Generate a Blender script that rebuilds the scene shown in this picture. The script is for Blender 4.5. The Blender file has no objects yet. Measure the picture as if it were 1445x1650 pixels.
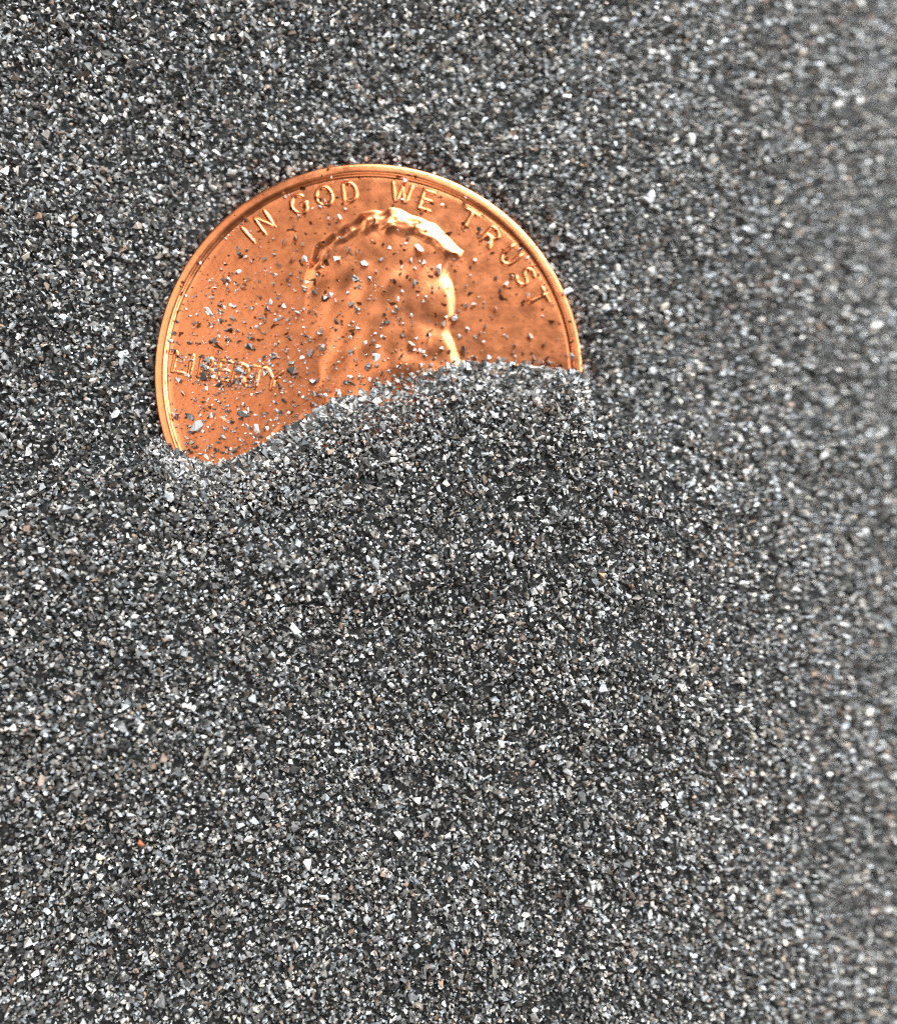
import bpy, bmesh, math, random
import numpy as np
from mathutils import Vector, Matrix

random.seed(7)
rng = np.random.default_rng(7)
MM = 0.001                      # everything below is thought in millimetres
scene = bpy.context.scene
COL = scene.collection

# ------------------------------------------------------------------ camera
PW, PH = 1445.0, 1650.0
VIEW_H = 45.7                   # mm of sand seen top to bottom
DIST = 36.0
TX, TY = math.radians(2.2), math.radians(0.5)
cam_d = bpy.data.cameras.new('camera')
cam = bpy.data.objects.new('camera', cam_d)
COL.objects.link(cam)
scene.camera = cam
cdir = Vector((-math.tan(TX), -math.tan(TY), 1.0)).normalized()
cam.location = cdir * DIST * MM
zc = cdir
xc = Vector((0, 1, 0)).cross(zc).normalized()
yc = zc.cross(xc)
CR = Matrix((xc, yc, zc)).transposed()
cam.rotation_euler = CR.to_euler()
cam_d.sensor_fit = 'VERTICAL'
cam_d.sensor_height = 24.0
cam_d.lens = 24.0 * DIST / VIEW_H
cam_d.clip_start = 0.002
cam_d.clip_end = 10.0


def px(u, v, z=0.0):
    """photo pixel -> point (mm) on the level z (mm)"""
    s = VIEW_H / PH / DIST
    d = CR @ Vector(((u - PW / 2) * s, -(v - PH / 2) * s, -1.0))
    o = cdir * DIST
    t = (z - o.z) / d.z
    p = o + d * t
    return p.x, p.y


fx, fy = px(390, 930)
cam_d.dof.use_dof = True
cam_d.dof.focus_distance = (cdir * DIST - Vector((fx, fy, 0.22))).dot(cdir) * MM
cam_d.dof.aperture_fstop = cam_d.lens / 3.1
cam_d.dof.aperture_ratio = 0.7

# ------------------------------------------------------------------ world, lamps, exposure
w = bpy.data.worlds.new('World')
scene.world = w
w.use_nodes = True
w.node_tree.nodes['Background'].inputs[0].default_value = (0.86, 0.93, 1.0, 1)
w.node_tree.nodes['Background'].inputs[1].default_value = 0.04


def area_lamp(name, loc, size, radiance, color):
    L = bpy.data.lights.new(name, 'AREA')
    L.shape = 'DISK'
    L.size = size * MM
    L.energy = radiance * math.pi * math.pi * (size * MM / 2) ** 2
    L.color = color
    o = bpy.data.objects.new(name, L)
    COL.objects.link(o)
    o.location = Vector(loc) * MM
    o.rotation_euler = (-Vector(loc)).to_track_quat('-Z', 'Y').to_euler()
    return o


area_lamp('window_lamp', (56, 134, 100), 130, 26.0, (0.90, 0.96, 1.0))
area_lamp('left_lamp', (-120, 48, 187), 140, 3.7, (1.0, 0.97, 0.94))
area_lamp('right_lamp', (118, 25, 72), 95, 14.0, (0.88, 0.95, 1.0))
area_lamp('front_lamp', (-60, -220, 170), 180, 3.2, (1.0, 0.92, 0.82))

scene.view_settings.view_transform = 'Standard'
scene.view_settings.look = 'None'
scene.view_settings.exposure = 0.0
scene.view_settings.gamma = 1.0
scene.view_settings.use_curve_mapping = False
scene.render.engine = 'CYCLES'
scene.cycles.use_denoising = False
scene.cycles.filter_width = 1.15
scene.cycles.max_bounces = 6
scene.cycles.diffuse_bounces = 3
scene.cycles.glossy_bounces = 3
scene.cycles.sample_clamp_indirect = 4.0


# ------------------------------------------------------------------ helpers
def smooth(e0, e1, x):
    t = np.clip((x - e0) / (e1 - e0), 0, 1)
    return t * t * (3 - 2 * t)


def waves(x, y, scale, seed, n=7):
    r = np.random.default_rng(seed)
    out = np.zeros_like(np.asarray(x, float))
    for _ in range(n):
        a = r.uniform(0, 2 * math.pi)
        k = 2 * math.pi / scale * r.uniform(0.6, 1.6)
        out += np.sin(k * (np.cos(a) * x + np.sin(a) * y) + r.uniform(0, 6.28))
    return out / math.sqrt(n)


def mesh_np(name, verts, tris, smooth_shade=False):
    me = bpy.data.meshes.new(name)
    verts = np.asarray(verts, np.float32) * MM
    tris = np.asarray(tris, np.int32)
    k = tris.shape[1]
    me.vertices.add(len(verts))
    me.vertices.foreach_set('co', verts.ravel())
    me.loops.add(tris.size)
    me.loops.foreach_set('vertex_index', tris.ravel())
    me.polygons.add(len(tris))
    me.polygons.foreach_set('loop_start', np.arange(0, tris.size, k, dtype=np.int32))
    me.polygons.foreach_set('loop_total', np.full(len(tris), k, np.int32))
    me.polygons.foreach_set('use_smooth', np.full(len(tris), smooth_shade))
    me.update(calc_edges=True)
    me.validate()
    return me


def link(name, me, mat=None, parent=None, loc=None):
    o = bpy.data.objects.new(name, me)
    COL.objects.link(o)
    if mat and me is not None and not me.materials:
        me.materials.append(mat)
    if parent:
        o.parent = parent
    if loc is not None:
        o.location = Vector(loc) * MM
    return o


def tag(o, label=None, cat=None, group=None, kind=None):
    for k, v in (('label', label), ('category', cat), ('group', group), ('kind', kind)):
        if v:
            o[k] = v
    return o


class Nodes:
    def __init__(self, name):
        self.mat = bpy.data.materials.new(name)
        self.mat.use_nodes = True
        self.t = self.mat.node_tree
        self.p = self.t.nodes['Principled BSDF']

    def n(self, kind, **kw):
        nd = self.t.nodes.new(kind)
        for k, v in kw.items():
            setattr(nd, k, v)
        return nd

    def l(self, a, b):
        self.t.links.new(a, b)

    def noise(self, scale, detail=3, rough=0.55, vec=None):
        nd = self.n('ShaderNodeTexNoise')
        nd.inputs['Scale'].default_value = scale
        nd.inputs['Detail'].default_value = detail
        nd.inputs['Roughness'].default_value = rough
        if vec is None:
            if not hasattr(self, 'co'):
                self.co = self.n('ShaderNodeTexCoord').outputs['Object']
            vec = self.co
        self.l(vec, nd.inputs['Vector'])
        return nd.outputs['Fac']

    def ramp(self, fac, stops):
        nd = self.n('ShaderNodeValToRGB')
        e = nd.color_ramp.elements
        while len(e) < len(stops):
            e.new(0.5)
        for el, (pos, c) in zip(e, stops):
            el.position = pos
            el.color = c if len(c) == 4 else (*c, 1)
        self.l(fac, nd.inputs[0])
        return nd.outputs[0]

    def mix(self, fac, a, b, blend='MIX'):
        nd = self.n('ShaderNodeMix', data_type='RGBA', blend_type=blend)
        for s, v in ((nd.inputs[0], fac), (nd.inputs[6], a), (nd.inputs[7], b)):
            if hasattr(v, 'links') or hasattr(v, 'is_output'):
                self.l(v, s)
            else:
                s.default_value = v
        return nd.outputs[2]


# ------------------------------------------------------------------ materials
def copper():
    m = Nodes('copper')
    blot = m.noise(260, 4)
    fine = m.noise(1500, 3)
    c = m.ramp(blot, [(0.25, (0.58, 0.185, 0.075)), (0.55, (0.665, 0.22, 0.09)), (0.8, (0.73, 0.25, 0.105))])
    # small brown tarnish specks
    spk = m.noise(3300, 1, 0.4)
    dens = m.noise(170, 2)
    a = m.n('ShaderNodeMath', operation='MULTIPLY_ADD')
    m.l(dens, a.inputs[0]); a.inputs[1].default_value = 0.22; m.l(spk, a.inputs[2])
    f = m.ramp(a.outputs[0], [(0.81, (0, 0, 0)), (0.835, (1, 1, 1))])
    c2 = m.mix(f, c, (0.10, 0.035, 0.015, 1))
    m.l(c2, m.p.inputs['Base Color'])
    m.p.inputs['Metallic'].default_value = 1.0
    r = m.n('ShaderNodeMapRange')
    m.l(fine, r.inputs[0])
    r.inputs[1].default_value = 0.3; r.inputs[2].default_value = 0.7
    r.inputs[3].default_value = 0.27; r.inputs[4].default_value = 0.36
    m.l(r.outputs[0], m.p.inputs['Roughness'])
    b = m.n('ShaderNodeBump')
    b.inputs['Strength'].default_value = 0.25
    b.inputs['Distance'].default_value = 0.00003
    m.l(m.noise(2600, 4, 0.6), b.inputs['Height'])
    last = b
    for ang in (0.6, -0.8):         # hairline handling scratches
        mr = m.n('ShaderNodeMapping')
        mr.inputs['Rotation'].default_value = (0, 0, ang)
        m.l(m.co, mr.inputs['Vector'])
        mp = m.n('ShaderNodeMapping')
        mp.inputs['Scale'].default_value = (7000, 330, 330)
        m.l(mr.outputs[0], mp.inputs['Vector'])
        line = m.ramp(m.noise(1.0, 0, 0.3, mp.outputs[0]), [(0.735, (0, 0, 0)), (0.78, (1, 1, 1))])
        b2 = m.n('ShaderNodeBump', invert=True)
        b2.inputs['Strength'].default_value = 0.05
        b2.inputs['Distance'].default_value = 0.00002
        m.l(line, b2.inputs['Height'])
        m.l(last.outputs[0], b2.inputs['Normal'])
        last = b2
    m.l(last.outputs[0], m.p.inputs['Normal'])
    return m.mat


def sand_mat():
    m = Nodes('black_sand')
    at = m.n('ShaderNodeAttribute', attribute_name='grain')
    n1 = m.noise(9000, 2)
    c = m.mix(0.6, at.outputs['Color'], m.ramp(n1, [(0.3, (0.45, 0.45, 0.45)), (0.7, (1.3, 1.3, 1.3))]), 'MULTIPLY')
    m.l(c, m.p.inputs['Base Color'])
    r = m.n('ShaderNodeMapRange')
    m.l(at.outputs['Alpha'], r.inputs[0])
    r.inputs[3].default_value = 0.16; r.inputs[4].default_value = 0.46
    m.l(r.outputs[0], m.p.inputs['Roughness'])
    m.p.inputs['IOR'].default_value = 1.65
    b = m.n('ShaderNodeBump')
    b.inputs['Strength'].default_value = 0.5
    b.inputs['Distance'].default_value = 0.00002
    m.l(m.noise(14000, 2), b.inputs['Height'])
    m.l(b.outputs[0], m.p.inputs['Normal'])
    return m.mat


def grain_mat(name, c0, c1, rough=0.3):
    m = Nodes(name)
    oi = m.n('ShaderNodeObjectInfo')
    base = m.ramp(oi.outputs['Random'], [(0.0, c0), (1.0, c1)])
    n1 = m.noise(7000, 2)
    c = m.mix(0.5, base, m.ramp(n1, [(0.3, (0.5, 0.5, 0.5)), (0.7, (1.25, 1.25, 1.25))]), 'MULTIPLY')
    m.l(c, m.p.inputs['Base Color'])
    m.p.inputs['Roughness'].default_value = rough
    m.p.inputs['IOR'].default_value = 1.75
    return m.mat


def bed_mat():
    m = Nodes('sand_bed')
    c = m.ramp(m.noise(5000, 3), [(0.35, (0.005, 0.005, 0.005)), (0.7, (0.03, 0.029, 0.027))])
    m.l(c, m.p.inputs['Base Color'])
    m.p.inputs['Roughness'].default_value = 0.8
    b = m.n('ShaderNodeBump')
    b.inputs['Distance'].default_value = 0.0001
    m.l(m.noise(4500, 2), b.inputs['Height'])
    m.l(b.outputs[0], m.p.inputs['Normal'])
    return m.mat


COPPER, SAND, BED = copper(), sand_mat(), bed_mat()

# ------------------------------------------------------------------ where the coin lies, how the sand lies
CU, CV = 597.0, 605.5
R = 9.525
CX, CY = px(CU, CV)
FIELD = -0.24

EDGE = [(-400, 820), (0, 762), (200, 722), (262, 708), (300, 736), (345, 752), (400, 736), (470, 688), (540, 648),
        (620, 622), (700, 598), (760, 586), (850, 594), (925, 603), (960, 618), (1050, 640), (1250, 650), (1900, 640)]
ex, ey = np.array([px(u, v, FIELD) for u, v in EDGE]).T


def field_z(x, y):
    r = np.hypot(x - CX, y - CY)
    return FIELD + 0.09 * np.minimum(r / 8.9, 1.02) ** 5


def drift(x, y):
    """mm below (+) the line where the drift of sand ends on the coin"""
    s = np.interp(x, ex, ey) - y
    return s * 0.93 + 0.09 * waves(x, y, 2.4, 3) + 0.07 * waves(x, y, 0.9, 4)


def sand_height(x, y):
    r = np.hypot(x - CX, y - CY)
    base = -0.18 + 0.16 * waves(x, y, 14, 11) + 0.07 * waves(x, y, 5, 12)
    d = drift(x, y)
    s = np.maximum(d, 0)
    base -= 0.22 * np.exp(-((r - R) / 1.1) ** 2) * (1 - smooth(-0.2, 0.6, d))
    base = np.where(r < R, field_z(x, y) - 0.02, base)
    base += 0.24 * smooth(0.0, 0.9, d) * np.exp(-((r - 9.25) / 0.75) ** 2)      # banked up over the rim
    m = 1.05 * (1 - np.exp(-s * 0.52 / 1.05))
    m *= 1 - 0.35 * smooth(6, 20, s)
    fall = 0.0068 * np.maximum(x - 4, 0) ** 2           # the bed falls away beyond the coin
    return base + m - fall


# ------------------------------------------------------------------ coin
coin = bpy.data.objects.new('coin', None)
COL.objects.link(coin)
coin.location = Vector((CX, CY, -1.52)) * MM
coin.empty_display_size = 0.003
tag(coin, 'bright copper coin with a raised portrait, half buried in black sand', 'coin')
Z0 = 1.52                       # coin parts are given in coin coordinates: +1.52 is the rim's top


def lathe(profile, seg=320):
    V, F = [], []
    a = np.linspace(0, 2 * math.pi, seg, endpoint=False)
    for r, z in profile:
        V.append(np.stack([r * np.cos(a), r * np.sin(a), np.full(seg, z)], 1))
    for i in range(len(profile) - 1):
        j = np.arange(seg)
        k = (j + 1) % seg
        F.append(np.stack([i * seg + j, (i + 1) * seg + j, (i + 1) * seg + k, i * seg + k], 1))
    return np.concatenate(V), np.concatenate(F)


prof = [(0.02, 0.0), (9.2, 0.0), (9.45, 0.06), (R - 0.02, 0.18), (R - 0.02, Z0 - 0.30), (9.2, Z0 - 0.27), (8.98, Z0 - 0.16)]
prof += [(r, Z0 + float(field_z(CX + r, CY))) for r in (8.9, 8.7, 8.4, 8.0, 7.4, 6.6, 5.6, 4.4, 3.0, 1.5, 0.02)]
v, f = lathe(prof)
link('coin_body', mesh_np('coin_body', v, f, True), COPPER, coin)
rp = [(R - 0.03, -0.42), (R, -0.30), (9.522, -0.14), (9.505, -0.065), (9.48, -0.026), (9.44, -0.009), (9.34, -0.003), (9.22, -0.001), (9.14, 0.0),
      (9.11, -0.010), (9.075, -0.040), (9.045, -0.080), (9.01, -0.118), (8.97, -0.140), (8.92, -0.150), (8.86, -0.19)]
v, f = lathe([(r, z + Z0) for r, z in rp])
link('rim', mesh_np('rim', v, f, True), COPPER, coin)


# lettering: raised strokes with a rounded section
def arc(cx, cy, rx, ry, a0, a1, n=12):
    return [(cx + rx * math.cos(math.radians(a0 + (a1 - a0) * i / n)), cy + ry * math.sin(math.radians(a0 + (a1 - a0) * i / n)))
            for i in range(n + 1)]


GLYPH = {   # unit cell: height 1, centred on 0
    'I': [[(0, -.5), (0, .5)]],
    'N': [[(-.33, -.5), (-.33, .5), (.33, -.5), (.33, .5)]],
    'G': [arc(0, 0, .42, .5, 48, 318, 16) + [(.40, -.04), (.10, -.04)]],
    'O': [arc(0, 0, .43, .5, 0, 360, 22)],
    'D': [[(-.32, -.5), (-.32, .5), (-.05, .5)] + arc(-.05, 0, .42, .5, 90, -90, 12) + [(-.32, -.5)]],
    'W': [[(-.52, .5), (-.26, -.5), (0, .42), (.26, -.5), (.52, .5)]],
    'E': [[(.30, .5), (-.28, .5), (-.28, -.5), (.30, -.5)], [(-.28, 0.02), (.22, 0.02)]],
    'T': [[(-.38, .5), (.38, .5)], [(0, .5), (0, -.5)]],
    'R': [[(-.30, -.5), (-.30, .5), (.05, .5)] + arc(.05, .24, .26, .26, 90, -90, 10) + [(-.30, -.02)], [(.05, -.02), (.34, -.5)]],
    'U': [[(-.35, .5), (-.35, -.12)] + arc(0, -.12, .35, .38, 180, 360, 10) + [(.35, .5)]],
    'S': [arc(0, .25, .30, .25, 40, 270, 12) + arc(0, -.25, .32, .25, 90, -140, 12)],
    'L': [[(-.26, .5), (-.26, -.5), (.30, -.5)]],
    'B': [[(-.30, -.5), (-.30, .5), (.05, .5)] + arc(.05, .25, .25, .25, 90, -90, 10) + [(-.30, 0)],
          [(.05, 0)] + arc(.05, -.25, .28, .25, 90, -90, 10) + [(-.30, -.5)]],
    'Y': [[(-.38, .5), (0, 0), (.38, .5)], [(0, 0), (0, -.5)]],
}
SECT = [(-1.3, -.6), (-1.0, .0), (-.82, .30), (-.6, .60), (-.35, .86), (-.1, .99), (.1, .99), (.35, .86), (.6, .60), (.82, .30), (1.0, .0), (1.3, -.6)]


def letter(ch, size, half, high):
    V, F = [], []
    for st in GLYPH[ch]:
        P = [Vector(p) * size for p in st]
        Q = [P[0]]
        for a, b in zip(P, P[1:]):
            k = max(1, int((b - a).length / 0.12))
            Q += [a.lerp(b, i / k) for i in range(1, k + 1)]
        n = len(Q)
        rows = []
        for i in range(-1, n + 1):          # closed, tapered ends
            c = Q[min(max(i, 0), n - 1)]
            d = (Q[min(max(i, 0) + 1, n - 1)] - Q[max(min(i, n - 1) - 1, 0)]).normalized()
            endf = 1.0
            if i < 0 or i >= n:
                c = c + d * (half * 0.9) * (-1 if i < 0 else 1)
                endf = 0.35
            nrm = Vector((-d.y, d.x))
            wob = 1 + 0.12 * math.sin(7.3 * i + ord(ch))
            rows.append([(c.x + nrm.x * s * half * wob * (0.55 if endf < 1 else 1), c.y + nrm.y * s * half * wob * (0.55 if endf < 1 else 1),
                          h * high * (endf if h > 0 else 1)) for s, h in SECT])
        o = len(V)
        m = len(SECT)
        for row in rows:
            V += row
        for i in range(len(rows) - 1):
            for j in range(m - 1):
                a = o + i * m + j
                F.append((a, a + 1, a + m + 1, a + m))
        F += [(o, o + m - 1, o + m - 2, o + 1)]
    return V, F


ROT = math.radians(-11.5)


def put_letter(ch, x, y, size, ang, high=0.075, name='letter'):
    V, F = letter(ch, size, 0.112, high)
    V = np.array(V)
    c, s = math.cos(ang), math.sin(ang)
    X = x - CX + V[:, 0] * c - V[:, 1] * s
    Y = y - CY + V[:, 0] * s + V[:, 1] * c
    Z = Z0 + field_z(X + CX, Y + CY) + V[:, 2]
    Z = np.where(V[:, 2] < 0, Z, Z)
    o = link(name, mesh_np('letter', np.stack([X, Y, Z], 1), F, True), COPPER, coin)
    return o


MOTTO = [('I', 400, 379), ('N', 427, 359), ('G', 482, 328), ('O', 522, 314), ('D', 563, 307), ('W', 648, 306), ('E', 690, 315),
                 ('T', 762, 343), ('R', 797, 374), ('U', 830, 406), ('S', 855, 441), ('T', 878, 475)]
LIB = [(ch, 290 + t * 150, 585 + t * 27) for ch, t in zip('LIBERTY', (0, .125, .29, .47, .65, .83, 1.0))]
for ch, u, v in MOTTO:
    x, y = px(u, v, FIELD)
    a = math.atan2(y - CY, x - CX)
    put_letter(ch, CX + 8.31 * math.cos(a), CY + 8.31 * math.sin(a), 0.82, a - math.pi / 2)
for ch, u, v in LIB:
    put_letter(ch, *px(u, v, FIELD), 0.86, ROT, 0.045)

# portrait: a relief of a bearded head in profile, coat below the sand
OUT = [(747, 405), (738, 398), (726, 385), (712, 371), (701, 360), (690, 357), (679, 351), (662, 346), (645, 337), (629, 334), (616, 340),
       (604, 338), (590, 340), (580, 344), (570, 354), (556, 360), (546, 370), (535, 374), (524, 384), (514, 388), (506, 396), (502, 408),
       (498, 424), (490, 445), (485, 480), (487, 515), (495, 545), (501, 575), (509, 605), (488, 634), (455, 662), (425, 688), (404, 708),
       (390, 732), (376, 770), (370, 850), (560, 900), (720, 840), (715, 770), (735, 735), (752, 705), (748, 675), (752, 655), (746, 638),
       (768, 612), (755, 594), (742, 577), (734, 555), (727, 537), (731, 520), (735, 503), (734, 484), (730, 462), (722, 442), (733, 424), (744, 416)]
def rounded(P, k=5):
    P = np.array(P, float)
    out = []
    for i in range(len(P)):
        a, b, c, d = P[i - 1], P[i], P[(i + 1) % len(P)], P[(i + 2) % len(P)]
        for t in np.arange(k) / k:
            out.append(0.5 * (2 * b + (c - a) * t + (2 * a - 5 * b + 4 * c - d) * t * t + (3 * b - a - 3 * c + d) * t ** 3))
    return out


outl = np.array([px(u, v, FIELD) for u, v in rounded(OUT, 4)])


def poly_sdf(X, Y, P):
    d = np.full(X.shape, 1e9)
    ins = np.zeros(X.shape, bool)
    for (x0, y0), (x1, y1) in zip(P, np.roll(P, -1, 0)):
        ax, ay = x1 - x0, y1 - y0
        t = np.clip(((X - x0) * ax + (Y - y0) * ay) / (ax * ax + ay * ay), 0, 1)
        d = np.minimum(d, np.hypot(X - x0 - t * ax, Y - y0 - t * ay))
        if y1 != y0:
            ins ^= ((Y < y0) != (Y < y1)) & (X < (x1 - x0) * (Y - y0) / (y1 - y0) + x0)
    return np.where(ins, d, -d)


def seg_d(X, Y, pts):
    q = np.array([px(u, v, FIELD) for u, v in pts])
    d = np.full(X.shape, 1e9)
    for (x0, y0), (x1, y1) in zip(q, q[1:]):
        ax, ay = x1 - x0, y1 - y0
        t = np.clip(((X - x0) * ax + (Y - y0) * ay) / (ax * ax + ay * ay), 0, 1)
        d = np.minimum(d, np.hypot(X - x0 - t * ax, Y - y0 - t * ay))
    return d


HAIRLINE = [(735, 418), (716, 408), (696, 392), (668, 378), (640, 376), (610, 372), (585, 374), (565, 384), (545, 396), (528, 412), (516, 432)]


def relief(X, Y):
    sd = poly_sdf(X, Y, outl)
    soft = smooth(0.0, 4.3, px(645, 0)[0] - X) * smooth(0.0, 1.5, px(0, 415)[1] - Y)
    h = (0.085 * smooth(-0.02, 0.46, sd) + 0.14 * (1 - np.exp(-np.maximum(sd, 0) / 1.6))) * (1 - 0.985 * soft)
    # hair: a thick lobed band above the hairline
    dh = seg_d(X, Y, HAIRLINE)
    hx, hy = np.array([px(u, v, FIELD) for u, v in HAIRLINE[::-1]]).T
    above = smooth(-0.22, 0.22, Y - np.interp(X, hx, hy) + 0.10 * waves(X, Y, 1.2, 31))
    lock = waves(X * 1.5 + 0.5 * Y, Y * 0.7, 1.3, 21, 9)
    lock2 = waves(X * 1.3, Y, 0.55, 22, 9)
    h += above * smooth(0.0, 0.55, sd) * (0.085 + 0.013 * lock + 0.0035 * np.sin(2 * math.pi * (sd + 0.35 * X) / 0.26 + 1.2 * lock) + 0.005 * lock2)
    # hollows and swellings of the face

    def g(u, v, sx, sy, a):
        x, y = px(u, v, FIELD)
        return a * np.exp(-((X - x) / sx) ** 2 - ((Y - y) / sy) ** 2)
    h += g(700, 524, 0.65, 0.48, -0.045) + g(678, 574, 0.8, 0.5, -0.03) + g(715, 545, 0.4, 0.25, 0.008)
    h += g(600, 425, 1.6, 0.55, -0.05) + g(640, 500, 1.2, 0.9, -0.035) + g(690, 460, 0.8, 0.8, 0.03)
    h += g(650, 590, 0.8, 0.5, 0.05) + g(560, 540, 0.5, 0.7, 0.02) + g(530, 500, 0.9, 1.4, 0.015)
    h += 0.012 * waves(X, Y, 1.6, 5) * smooth(0.1, 0.5, sd)
    return h, sd


step = 0.034
xs = np.arange(outl[:, 0].min() - 0.15, outl[:, 0].max() + 0.15, step)
ys = np.arange(px(600, 790, FIELD)[1], outl[:, 1].max() + 0.15, step)
X, Y = np.meshgrid(xs, ys)
H, SD = relief(X, Y)
Z = field_z(X, Y) + H - 0.004
Z = np.where(SD < -0.03, field_z(X, Y) - 0.03, Z)
idx = np.arange(X.size).reshape(X.shape)
keep = (np.maximum.reduce([SD[:-1, :-1], SD[1:, :-1], SD[1:, 1:], SD[:-1, 1:]]) > -0.06)
quads = np.stack([idx[:-1, :-1], idx[:-1, 1:], idx[1:, 1:], idx[1:, :-1]], -1)[keep]
used = np.unique(quads)
remap = np.zeros(X.size, np.int64)
remap[used] = np.arange(len(used))
V = np.stack([X.ravel() - CX, Y.ravel() - CY, Z.ravel() + Z0], 1)[used]
po = link('portrait', mesh_np('portrait', V, remap[quads], True), COPPER, coin)
tag(po, 'raised portrait head in profile with thick wavy hair')


def coin_top(x, y):
    h, sd = relief(np.array([x]), np.array([y]))
    z = float(field_z(x, y)) + (float(h[0]) if sd[0] > 0 else 0)
    r = math.hypot(x - CX, y - CY)
    if r > 8.95:
        z = -0.02 if r < 9.4 else -0.1
    return z


# ------------------------------------------------------------------ grain shapes
def hull(seed, npts):
    r = np.random.default_rng(seed)
    p = r.normal(size=(npts, 3))
    p /= np.linalg.norm(p, axis=1)[:, None]
    p *= r.uniform(0.72, 1.15, (npts, 1))
    p *= np.array([1.0, r.uniform(0.62, 0.95), r.uniform(0.42, 0.8)])
    bm = bmesh.new()
    for q in p:
        bm.verts.new(q)
    res = bmesh.ops.convex_hull(bm, input=bm.verts)
    bmesh.ops.delete(bm, geom=[e for e in res['geom_interior'] if isinstance(e, bmesh.types.BMVert)], context='VERTS')
    bmesh.ops.triangulate(bm, faces=bm.faces)
    bm.verts.index_update()
    V = np.array([vv.co[:] for vv in bm.verts])
    F = np.array([[vv.index for vv in ff.verts] for ff in bm.faces])
    bm.free()
    V -= V.mean(0)
    return V * 0.5, F           # about 1 unit long


PROTO = [hull(100 + i, 7 if i % 3 else 9) for i in range(26)] + [hull(300 + i, 6) for i in range(8)]    # the last eight: simpler, for the outskirts


def rand_rot(n, r):
    q = r.normal(size=(n, 4))
    q /= np.linalg.norm(q, axis=1)[:, None]
    a, b, c, d = q.T
    return np.stack([np.stack([1 - 2 * (c * c + d * d), 2 * (b * c - a * d), 2 * (b * d + a * c)], -1),
                     np.stack([2 * (b * c + a * d), 1 - 2 * (b * b + d * d), 2 * (c * d - a * b)], -1),
                     np.stack([2 * (b * d - a * c), 2 * (c * d + a * b), 1 - 2 * (b * b + c * c)], -1)], -2)


def grain_colors(n, r):
    k = r.uniform(size=n)
    val = np.where(k < 0.40, r.uniform(0.008, 0.07, n), np.where(k < 0.84, r.uniform(0.08, 0.28, n), r.uniform(0.32, 0.78, n)))
    t = np.clip(r.normal(0.055, 0.06, n), -0.06, 0.25)
    col = np.stack([val * (1 + t), val, val * (1 - 1.1 * t)], 1)
    odd = r.uniform(size=n)
    br = (odd < 0.10) & (val < 0.3)
    col[br] *= np.array([1.25, 0.92, 0.72])
    return np.concatenate([np.clip(col, 0.005, 0.85), r.uniform(0, 1, (n, 1))], 1)


def grains_mesh(name, pos, size, r, outer=None):
    n = len(pos)
    which = r.integers(0, 26, n)
    if outer is not None:
        which = np.where(outer, r.integers(26, 34, n), which)
    rot = rand_rot(n, r)
    col = grain_colors(n, r)
    VV, FF, CC = [], [], []
    o = 0
    for i, (pv, pf) in enumerate(PROTO):
        sel = np.nonzero(which == i)[0]
        if not len(sel):
            continue
        vv = np.einsum('nij,vj->nvi', rot[sel], pv) * size[sel][:, None, None] + pos[sel][:, None, :]
        VV.append(vv.reshape(-1, 3))
        FF.append((pf[None] + (np.arange(len(sel)) * len(pv))[:, None, None] + o).reshape(-1, 3))
        CC.append(np.repeat(col[sel], len(pv), 0))
        o += len(sel) * len(pv)
    me = mesh_np(name, np.concatenate(VV), np.concatenate(FF))
    a = me.attributes.new('grain', 'FLOAT_COLOR', 'POINT')
    a.data.foreach_set('color', np.concatenate(CC).astype(np.float32).ravel())
    return me


# ------------------------------------------------------------------ sand bed and sand
corners = [px(u, v) for u in (0, PW) for v in (0, PH)]
X0, X1 = min(c[0] for c in corners) - 3.5, max(c[0] for c in corners) + 6.5
Y0, Y1 = min(c[1] for c in corners) - 3.5, max(c[1] for c in corners) + 3.5
gx, gy = np.linspace(X0 - 12, X1 + 12, 170), np.linspace(Y0 - 12, Y1 + 12, 180)
GX, GY = np.meshgrid(gx, gy)
GZ = sand_height(GX, GY) - 0.46
oncoin = (np.hypot(GX - CX, GY - CY) < R + 0.5)
GZ = np.where(oncoin & (drift(GX, GY) < 1.6), -1.2, GZ)
idx = np.arange(GX.size).reshape(GX.shape)
q = np.stack([idx[:-1, :-1], idx[:-1, 1:], idx[1:, 1:], idx[1:, :-1]], -1).reshape(-1, 4)
tag(link('ground', mesh_np('ground', np.stack([GX.ravel(), GY.ravel(), GZ.ravel()], 1), q, True), BED), kind='structure')

N, NE = 222000, 20000           # NE: packed closer where the drift thins out over the coin
x = rng.uniform(X0, X1, N)
y = rng.uniform(Y0, Y1, N)
x[:NE] = rng.uniform(CX - R - 0.3, CX + R + 0.3, NE)
y[:NE] = np.interp(x[:NE], ex, ey) - np.minimum(rng.exponential(0.85, NE) - 0.08, 3.5)
size = np.clip(rng.lognormal(math.log(0.222), 0.38, N), 0.09, 0.62)
depth = rng.uniform(0, 1, N) ** 0.62 * 0.46
rr = np.hypot(x - CX, y - CY)
s = drift(x, y) + 0.06 * rng.normal(size=N)
h = sand_height(x, y)
z = h - depth
on = rr < R + 0.06
bare = on & (s < 0)
fz = field_z(x, y)
# on the coin: rest on the face, never inside it
lift = np.where(on, np.maximum(z, fz + size * 0.30), z)
under = on & (z < fz - 0.5)
ok = ~bare & ~under
pos = np.stack([x, y, lift], 1)[ok]
size = size[ok]
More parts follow.
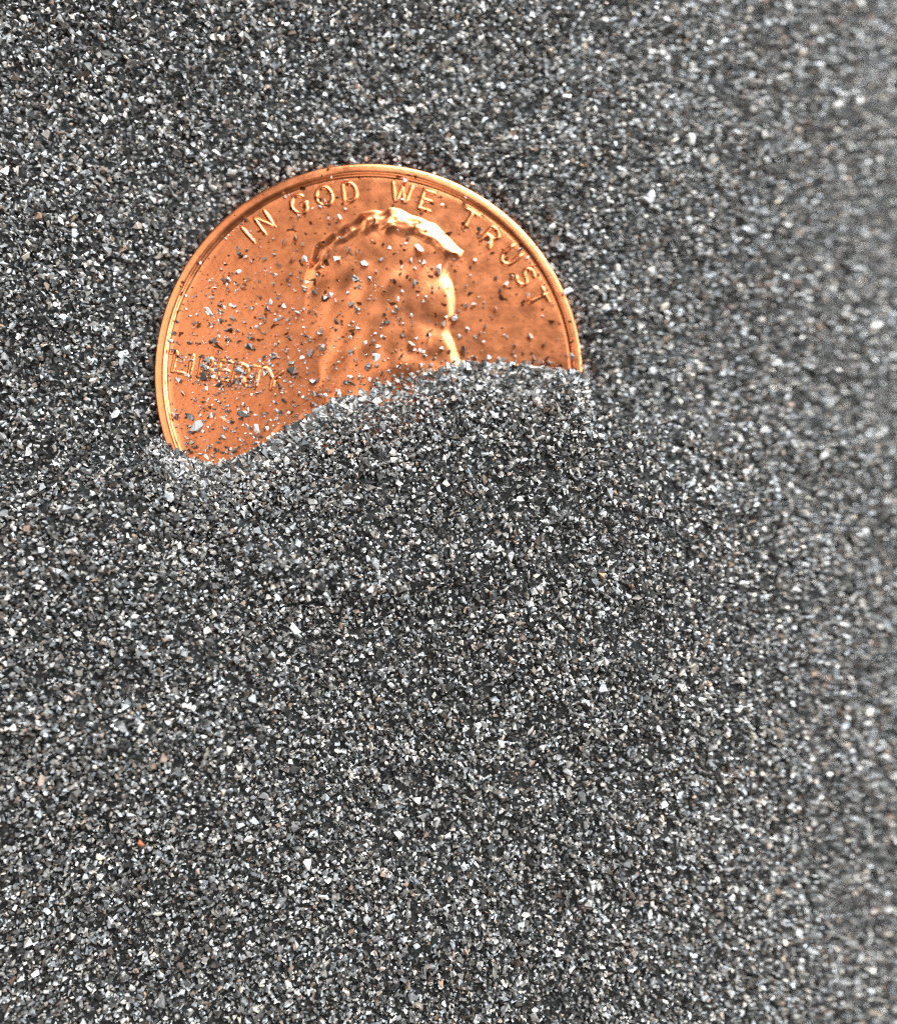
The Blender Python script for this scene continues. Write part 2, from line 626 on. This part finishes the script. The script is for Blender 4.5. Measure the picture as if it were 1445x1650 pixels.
# the outskirts beyond the frame
M = 85000
ox, oy = rng.uniform(X0 - 11, X1 + 11, M), rng.uniform(Y0 - 11, Y1 + 11, M)
far = (ox < X0) | (ox > X1) | (oy < Y0) | (oy > Y1)
ox, oy = ox[far], oy[far]
opos = np.stack([ox, oy, sand_height(ox, oy) - rng.uniform(0, 1, len(ox)) ** 0.62 * 0.40], 1)
osize = np.clip(rng.lognormal(math.log(0.30), 0.32, len(ox)), 0.12, 0.62)
outer = np.arange(len(pos) + len(opos)) >= len(pos)
sand = link('sand', grains_mesh('sand', np.concatenate([pos, opos]), np.concatenate([size, osize]), rng, outer), SAND)
tag(sand, 'black sand of glittering dark and pale grains around the coin', 'sand', kind='stuff')

# ------------------------------------------------------------------ single loose grains on the coin
Z1 = [(1245,425,50,'w'),(1175,430,35,'w'),(1035,680,55,'w'),(975,550,45,'d'),(1020,590,35,'g'),(905,580,50,'d'),(950,685,50,'d'),(870,710,45,'d'),(845,650,35,'g'),(705,690,40,'g'),(635,650,50,'d'),(630,755,35,'w'),(545,810,70,'d'),(565,795,30,'w'),(560,865,40,'d'),(650,855,40,'g'),(450,1000,65,'w'),(850,770,25,'w'),(840,830,45,'g'),(930,810,50,'d'),(975,875,25,'w'),(1030,850,35,'w'),(1110,780,35,'g'),(1140,730,35,'g'),(1240,690,80,'d'),(1300,630,60,'d'),(1340,800,40,'d'),(1090,880,50,'g'),(1190,900,60,'w'),(1150,920,60,'d'),(825,940,50,'w'),(905,965,45,'w'),(990,1010,60,'w'),(810,985,60,'d'),(1315,950,50,'g'),(915,300,30,'w'),(1200,190,25,'w'),(1080,370,30,'w'),(405,710,30,'w'),(1280,370,25,'w'),(1370,860,30,'w'),(1395,710,50,'g'),(995,415,40,'d'),(510,960,60,'d')]
Z2 = [(245,585,35,'w'),(420,590,60,'w'),(445,670,35,'w'),(350,530,40,'g'),(370,655,35,'w'),(195,650,40,'g'),(310,735,35,'g'),(530,710,75,'w'),(390,790,50,'g'),(320,840,40,'w'),(295,880,35,'w'),(585,865,45,'w'),(495,810,30,'g'),(440,900,40,'g'),(690,800,30,'g'),(740,650,28,'w'),(715,740,25,'w'),(860,755,40,'d'),(920,790,40,'w'),(955,745,30,'d'),(1045,850,35,'w'),(860,930,35,'g'),(790,920,25,'g'),(690,915,40,'g'),(820,550,40,'g'),(765,480,50,'d'),(335,195,45,'w'),(160,440,50,'d'),(410,860,25,'w'),(375,975,30,'w'),(215,970,35,'d'),(60,940,50,'g'),(20,910,40,'g'),(130,770,60,'g'),(70,810,40,'g'),(45,760,50,'d'),(90,680,35,'g'),(630,980,40,'g'),(570,985,30,'w'),(1270,840,75,'w'),(685,300,45,'d'),(550,330,25,'w'),(290,940,35,'g'),(1130,845,35,'d'),(1235,745,45,'g'),(320,300,28,'w')]
Z3 = [(370,130,55,'d'),(330,240,50,'g'),(235,290,60,'d'),(220,230,35,'w'),(560,160,40,'g'),(620,165,40,'g'),(700,265,70,'d'),(700,210,60,'d'),(520,270,80,'d'),(480,230,50,'d'),(780,180,40,'g'),(850,310,45,'g'),(920,290,35,'g'),(940,210,60,'d'),(1065,300,85,'g'),(1015,330,40,'w'),(1120,180,50,'g'),(1140,270,60,'g'),(1220,110,55,'d'),(1310,210,30,'w'),(1405,245,35,'w'),(1310,300,50,'g'),(1340,340,30,'w'),(1310,450,40,'w'),(1415,385,50,'g'),(630,410,70,'g'),(710,385,50,'g'),(750,345,40,'g'),(950,360,60,'g'),(960,410,80,'d'),(820,370,40,'g'),(420,450,70,'d'),(430,520,50,'w'),(500,500,45,'d'),(260,470,70,'d'),(290,545,40,'g'),(440,340,50,'g'),(740,470,40,'g'),(880,500,50,'d'),(1080,480,60,'d'),(1090,550,50,'g'),(1035,580,60,'d'),(740,550,30,'w'),(620,580,30,'w'),(650,610,25,'w'),(845,600,30,'w'),(850,555,35,'g'),(820,625,22,'w'),(900,590,40,'d'),(885,660,50,'d'),(510,600,35,'g'),(490,590,30,'w'),(390,630,25,'w'),(395,680,30,'w'),(460,685,40,'w'),(330,690,60,'d'),(245,695,50,'d'),(660,680,70,'d'),(775,680,55,'g'),(700,660,30,'d'),(455,745,30,'w'),(375,760,80,'g'),(330,830,70,'g'),(540,760,50,'g'),(540,820,60,'g'),(690,755,60,'g'),(740,760,60,'w'),(805,760,30,'w'),(640,830,50,'d'),(490,895,50,'d'),(600,900,60,'g'),(1240,550,60,'w'),(1160,560,40,'w'),(445,60,60,'w'),(520,110,45,'d'),(590,90,40,'g')]
Z4 = [(60,180,50,'g'),(20,235,35,'w'),(105,268,35,'w'),(200,230,30,'w'),(45,300,25,'w'),(20,330,35,'w'),(165,350,75,'w'),(175,290,40,'w'),(155,320,30,'d'),(375,280,55,'w'),(475,240,60,'w'),(400,240,30,'w'),(560,155,60,'w'),(545,300,50,'g'),(650,225,40,'w'),(695,180,40,'w'),(800,165,45,'g'),(770,205,30,'g'),(790,258,30,'w'),(675,300,60,'d'),(1060,225,45,'d'),(970,280,35,'d'),(1020,320,30,'d'),(1140,275,35,'d'),(1080,360,45,'d'),(1110,370,50,'g'),(1155,355,40,'d'),(1290,350,60,'g'),(1210,400,35,'d'),(1010,395,40,'g'),(930,405,40,'d'),(880,360,45,'g'),(820,350,35,'w'),(290,408,30,'w'),(120,400,60,'g'),(70,460,30,'w'),(20,465,45,'w'),(570,115,30,'w'),(625,125,55,'g'),(690,50,50,'g'),(735,40,40,'g'),(375,108,30,'w'),(325,155,30,'w')]
spots = [(220 + .263 * a, 240 + .263 * b, c * .263, t) for a, b, c, t in Z1]
spots += [(560 + .2768 * a, 240 + .2768 * b, c * .2768, t) for a, b, c, t in Z2]
spots += [(220 + .263 * a, 490 + .263 * b, c * .263, t) for a, b, c, t in Z3]
spots += [(560 + .2768 * a, 480 + .2768 * b, c * .2768, t) for a, b, c, t in Z4]

TONE = {'w': ('pale', grain_mat('pale_grain', (0.42, 0.42, 0.40), (0.78, 0.78, 0.76))),
        'g': ('grey', grain_mat('grey_grain', (0.11, 0.11, 0.105), (0.27, 0.265, 0.25))),
        'd': ('dark', grain_mat('dark_grain', (0.022, 0.022, 0.022), (0.075, 0.072, 0.066)))}
GMESH = {t: [mesh_np('sand_grain', pv, pf) for pv, pf in PROTO[:12]] for t in TONE}
for t in TONE:
    for me in GMESH[t]:
        me.materials.append(TONE[t][1])
PXMM = PH / VIEW_H
NAMES = ['the I of IN', 'the N of IN', 'the G of GOD', 'the O of GOD', 'the D of GOD', 'the W of WE', 'the E of WE', 'the first T of TRUST',
         'the R of TRUST', 'the U of TRUST', 'the S of TRUST', 'the last T of TRUST']
LETTERS = [(nm, u, v) for nm, (_, u, v) in zip(NAMES, MOTTO)] + [(f'the {ch} of LIBERTY', u, v) for ch, u, v in LIB]
lib_c = px(365, 600)


def put_grain(u, v, spx, mesh, name='sand_grain', z=None, rot=None):
    x, y = px(u, v, FIELD)
    if z is None:
        z = coin_top(x, y)
    o = bpy.data.objects.new(name, mesh)
    COL.objects.link(o)
    o.rotation_euler = rot or tuple(rng.uniform(-3.1, 3.1, 3))
    sc = spx / PXMM * rng.uniform(1.0, 1.2)
    o.scale = (sc, sc, sc)
    M = o.rotation_euler.to_matrix()
    low = min((M @ vv.co).z for vv in mesh.vertices) * sc / MM
    o.location = Vector((x, y, z - low - 0.008)) * MM
    return o, x, y


for u, v, spx, t in spots:
    o, x, y = put_grain(u, v, spx, random.choice(GMESH[t]))
    r = math.hypot(x - CX, y - CY)
    sd = float(poly_sdf(np.array([x]), np.array([y]), outl)[0])
    near = min(LETTERS, key=lambda q: math.hypot(q[1] - u, q[2] - v))
    if r > 8.93:
        where = "the coin's raised rim"
    elif math.hypot(near[1] - u, near[2] - v) < 30:
        where = 'or beside ' + near[0]
    elif sd > 0:
        hair = v < np.interp(u, [p[0] for p in HAIRLINE[::-1]], [p[1] for p in HAIRLINE[::-1]])
        zone = ('hair' if hair else 'side of the head' if u < 580 else 'temple' if v < 500 and u < 690 else
                'forehead' if v < 500 else 'cheek' if u < 665 else 'brow and eye')
        where = "the portrait's " + zone
    elif abs(x - lib_c[0]) < 2.9 and lib_c[1] - 4 < y < lib_c[1] - 0.6:
        where = "bare copper below the coin's LIBERTY"
    elif r > 7.75:
        where = "bare copper between the coin's letters and rim"
    elif x < CX:
        where = "bare copper behind the portrait's head"
    else:
        where = "bare copper in front of the portrait's face"
    tone = TONE[t][0]
    big = 'large ' if spx >= 14 else 'small ' if spx < 8.6 else ''
    tag(o, f'{big}{tone} loose sand grain lying on {where}', 'sand grain', f'{big}{tone} sand grains on {where}')

# odd grains one can find again in the sand
for u, v, spx, nm, c, lab in [
        (228, 1357, 16, 'orange_grain', (0.40, 0.10, 0.04), 'orange red sand grain alone among the black sand'),
        (475, 1012, 25, 'white_grain', (0.80, 0.80, 0.78), 'large white oblong grain lying in the black sand below the coin'),
        (411, 1321, 18, 'bluish_grain', (0.62, 0.76, 0.85), 'bluish white shiny grain in the black sand'),
        (361, 675, 14, 'copper_grain', (0.62, 0.30, 0.17), 'orange brown translucent looking grain on the coin under its short word')]:
    pv, pf = PROTO[3]
    me = mesh_np(nm, pv, pf)
    me.materials.append(grain_mat(nm, c, c, 0.25))
    x, y = px(u, v, 0.8)
    zz = None if nm == 'copper_grain' else float(sand_height(np.array([x]), np.array([y]))[0]) + 0.02
    x0, y0 = px(u, v, FIELD if zz is None else zz)
    o, _, _ = put_grain(u, v, spx, me, nm, zz, (0.25, 0.1, -0.5))
    o.location.x, o.location.y = x0 * MM, y0 * MM
    tag(o, lab, 'sand grain')

# fine grains and dust strewn over the face: too small and too many to pick apart
CL = [(370, 602, 50, 16, 120), (380, 560, 75, 75, 480), (330, 640, 60, 60, 150), (430, 640, 80, 60, 220), (400, 480, 80, 50, 160), (600, 570, 110, 50, 170), (560, 430, 90, 60, 90),
      (660, 470, 70, 70, 90), (430, 710, 60, 35, 90), (330, 700, 40, 40, 60), (520, 600, 60, 40, 100), (540, 490, 140, 110, 50), (820, 560, 70, 25, 20)]
us = np.concatenate([rng.normal(a, c, n) for a, b, c, d, n in CL])
vs = np.concatenate([rng.normal(b, d, n) for a, b, c, d, n in CL])
P = np.array([px(a, b, FIELD) for a, b in zip(us, vs)])
# a fringe that thins out above the drift's edge
n = 2600
fxs = rng.uniform(CX - R, CX + R, n)
fr = rng.exponential(1.0, n) * np.interp(fxs, [CX - R, CX, CX + 3], [0.45, 0.40, 0.12])
P = np.concatenate([P, np.stack([fxs, np.interp(fxs, ex, ey) + fr - 0.1], 1)[:560]])
P = P[np.hypot(P[:, 0] - CX, P[:, 1] - CY) < 8.8]
a = rng.uniform(-0.1, 3.6, 90)
P = np.concatenate([P, np.stack([CX + 8.86 * np.cos(a), CY + 8.86 * np.sin(a)], 1)])    # caught in the groove inside the rim
P = P[drift(P[:, 0], P[:, 1]) < 0.15]
sz = np.clip(rng.lognormal(math.log(0.125), 0.48, len(P)), 0.05, 0.30)
sz = np.where(np.interp(P[:, 0], ex, ey) - P[:, 1] > -0.8, np.clip(sz * 1.35, 0.08, 0.34), sz)
hh, sd = relief(P[:, 0], P[:, 1])
zz = field_z(P[:, 0], P[:, 1]) + np.where(sd > 0, hh, 0) + sz * 0.30
dust = link('sand_dust', grains_mesh('sand_dust', np.stack([P[:, 0], P[:, 1], zz], 1), sz, rng), SAND)
tag(dust, 'fine sand dust strewn over the copper face of the coin', 'sand dust', kind='stuff')
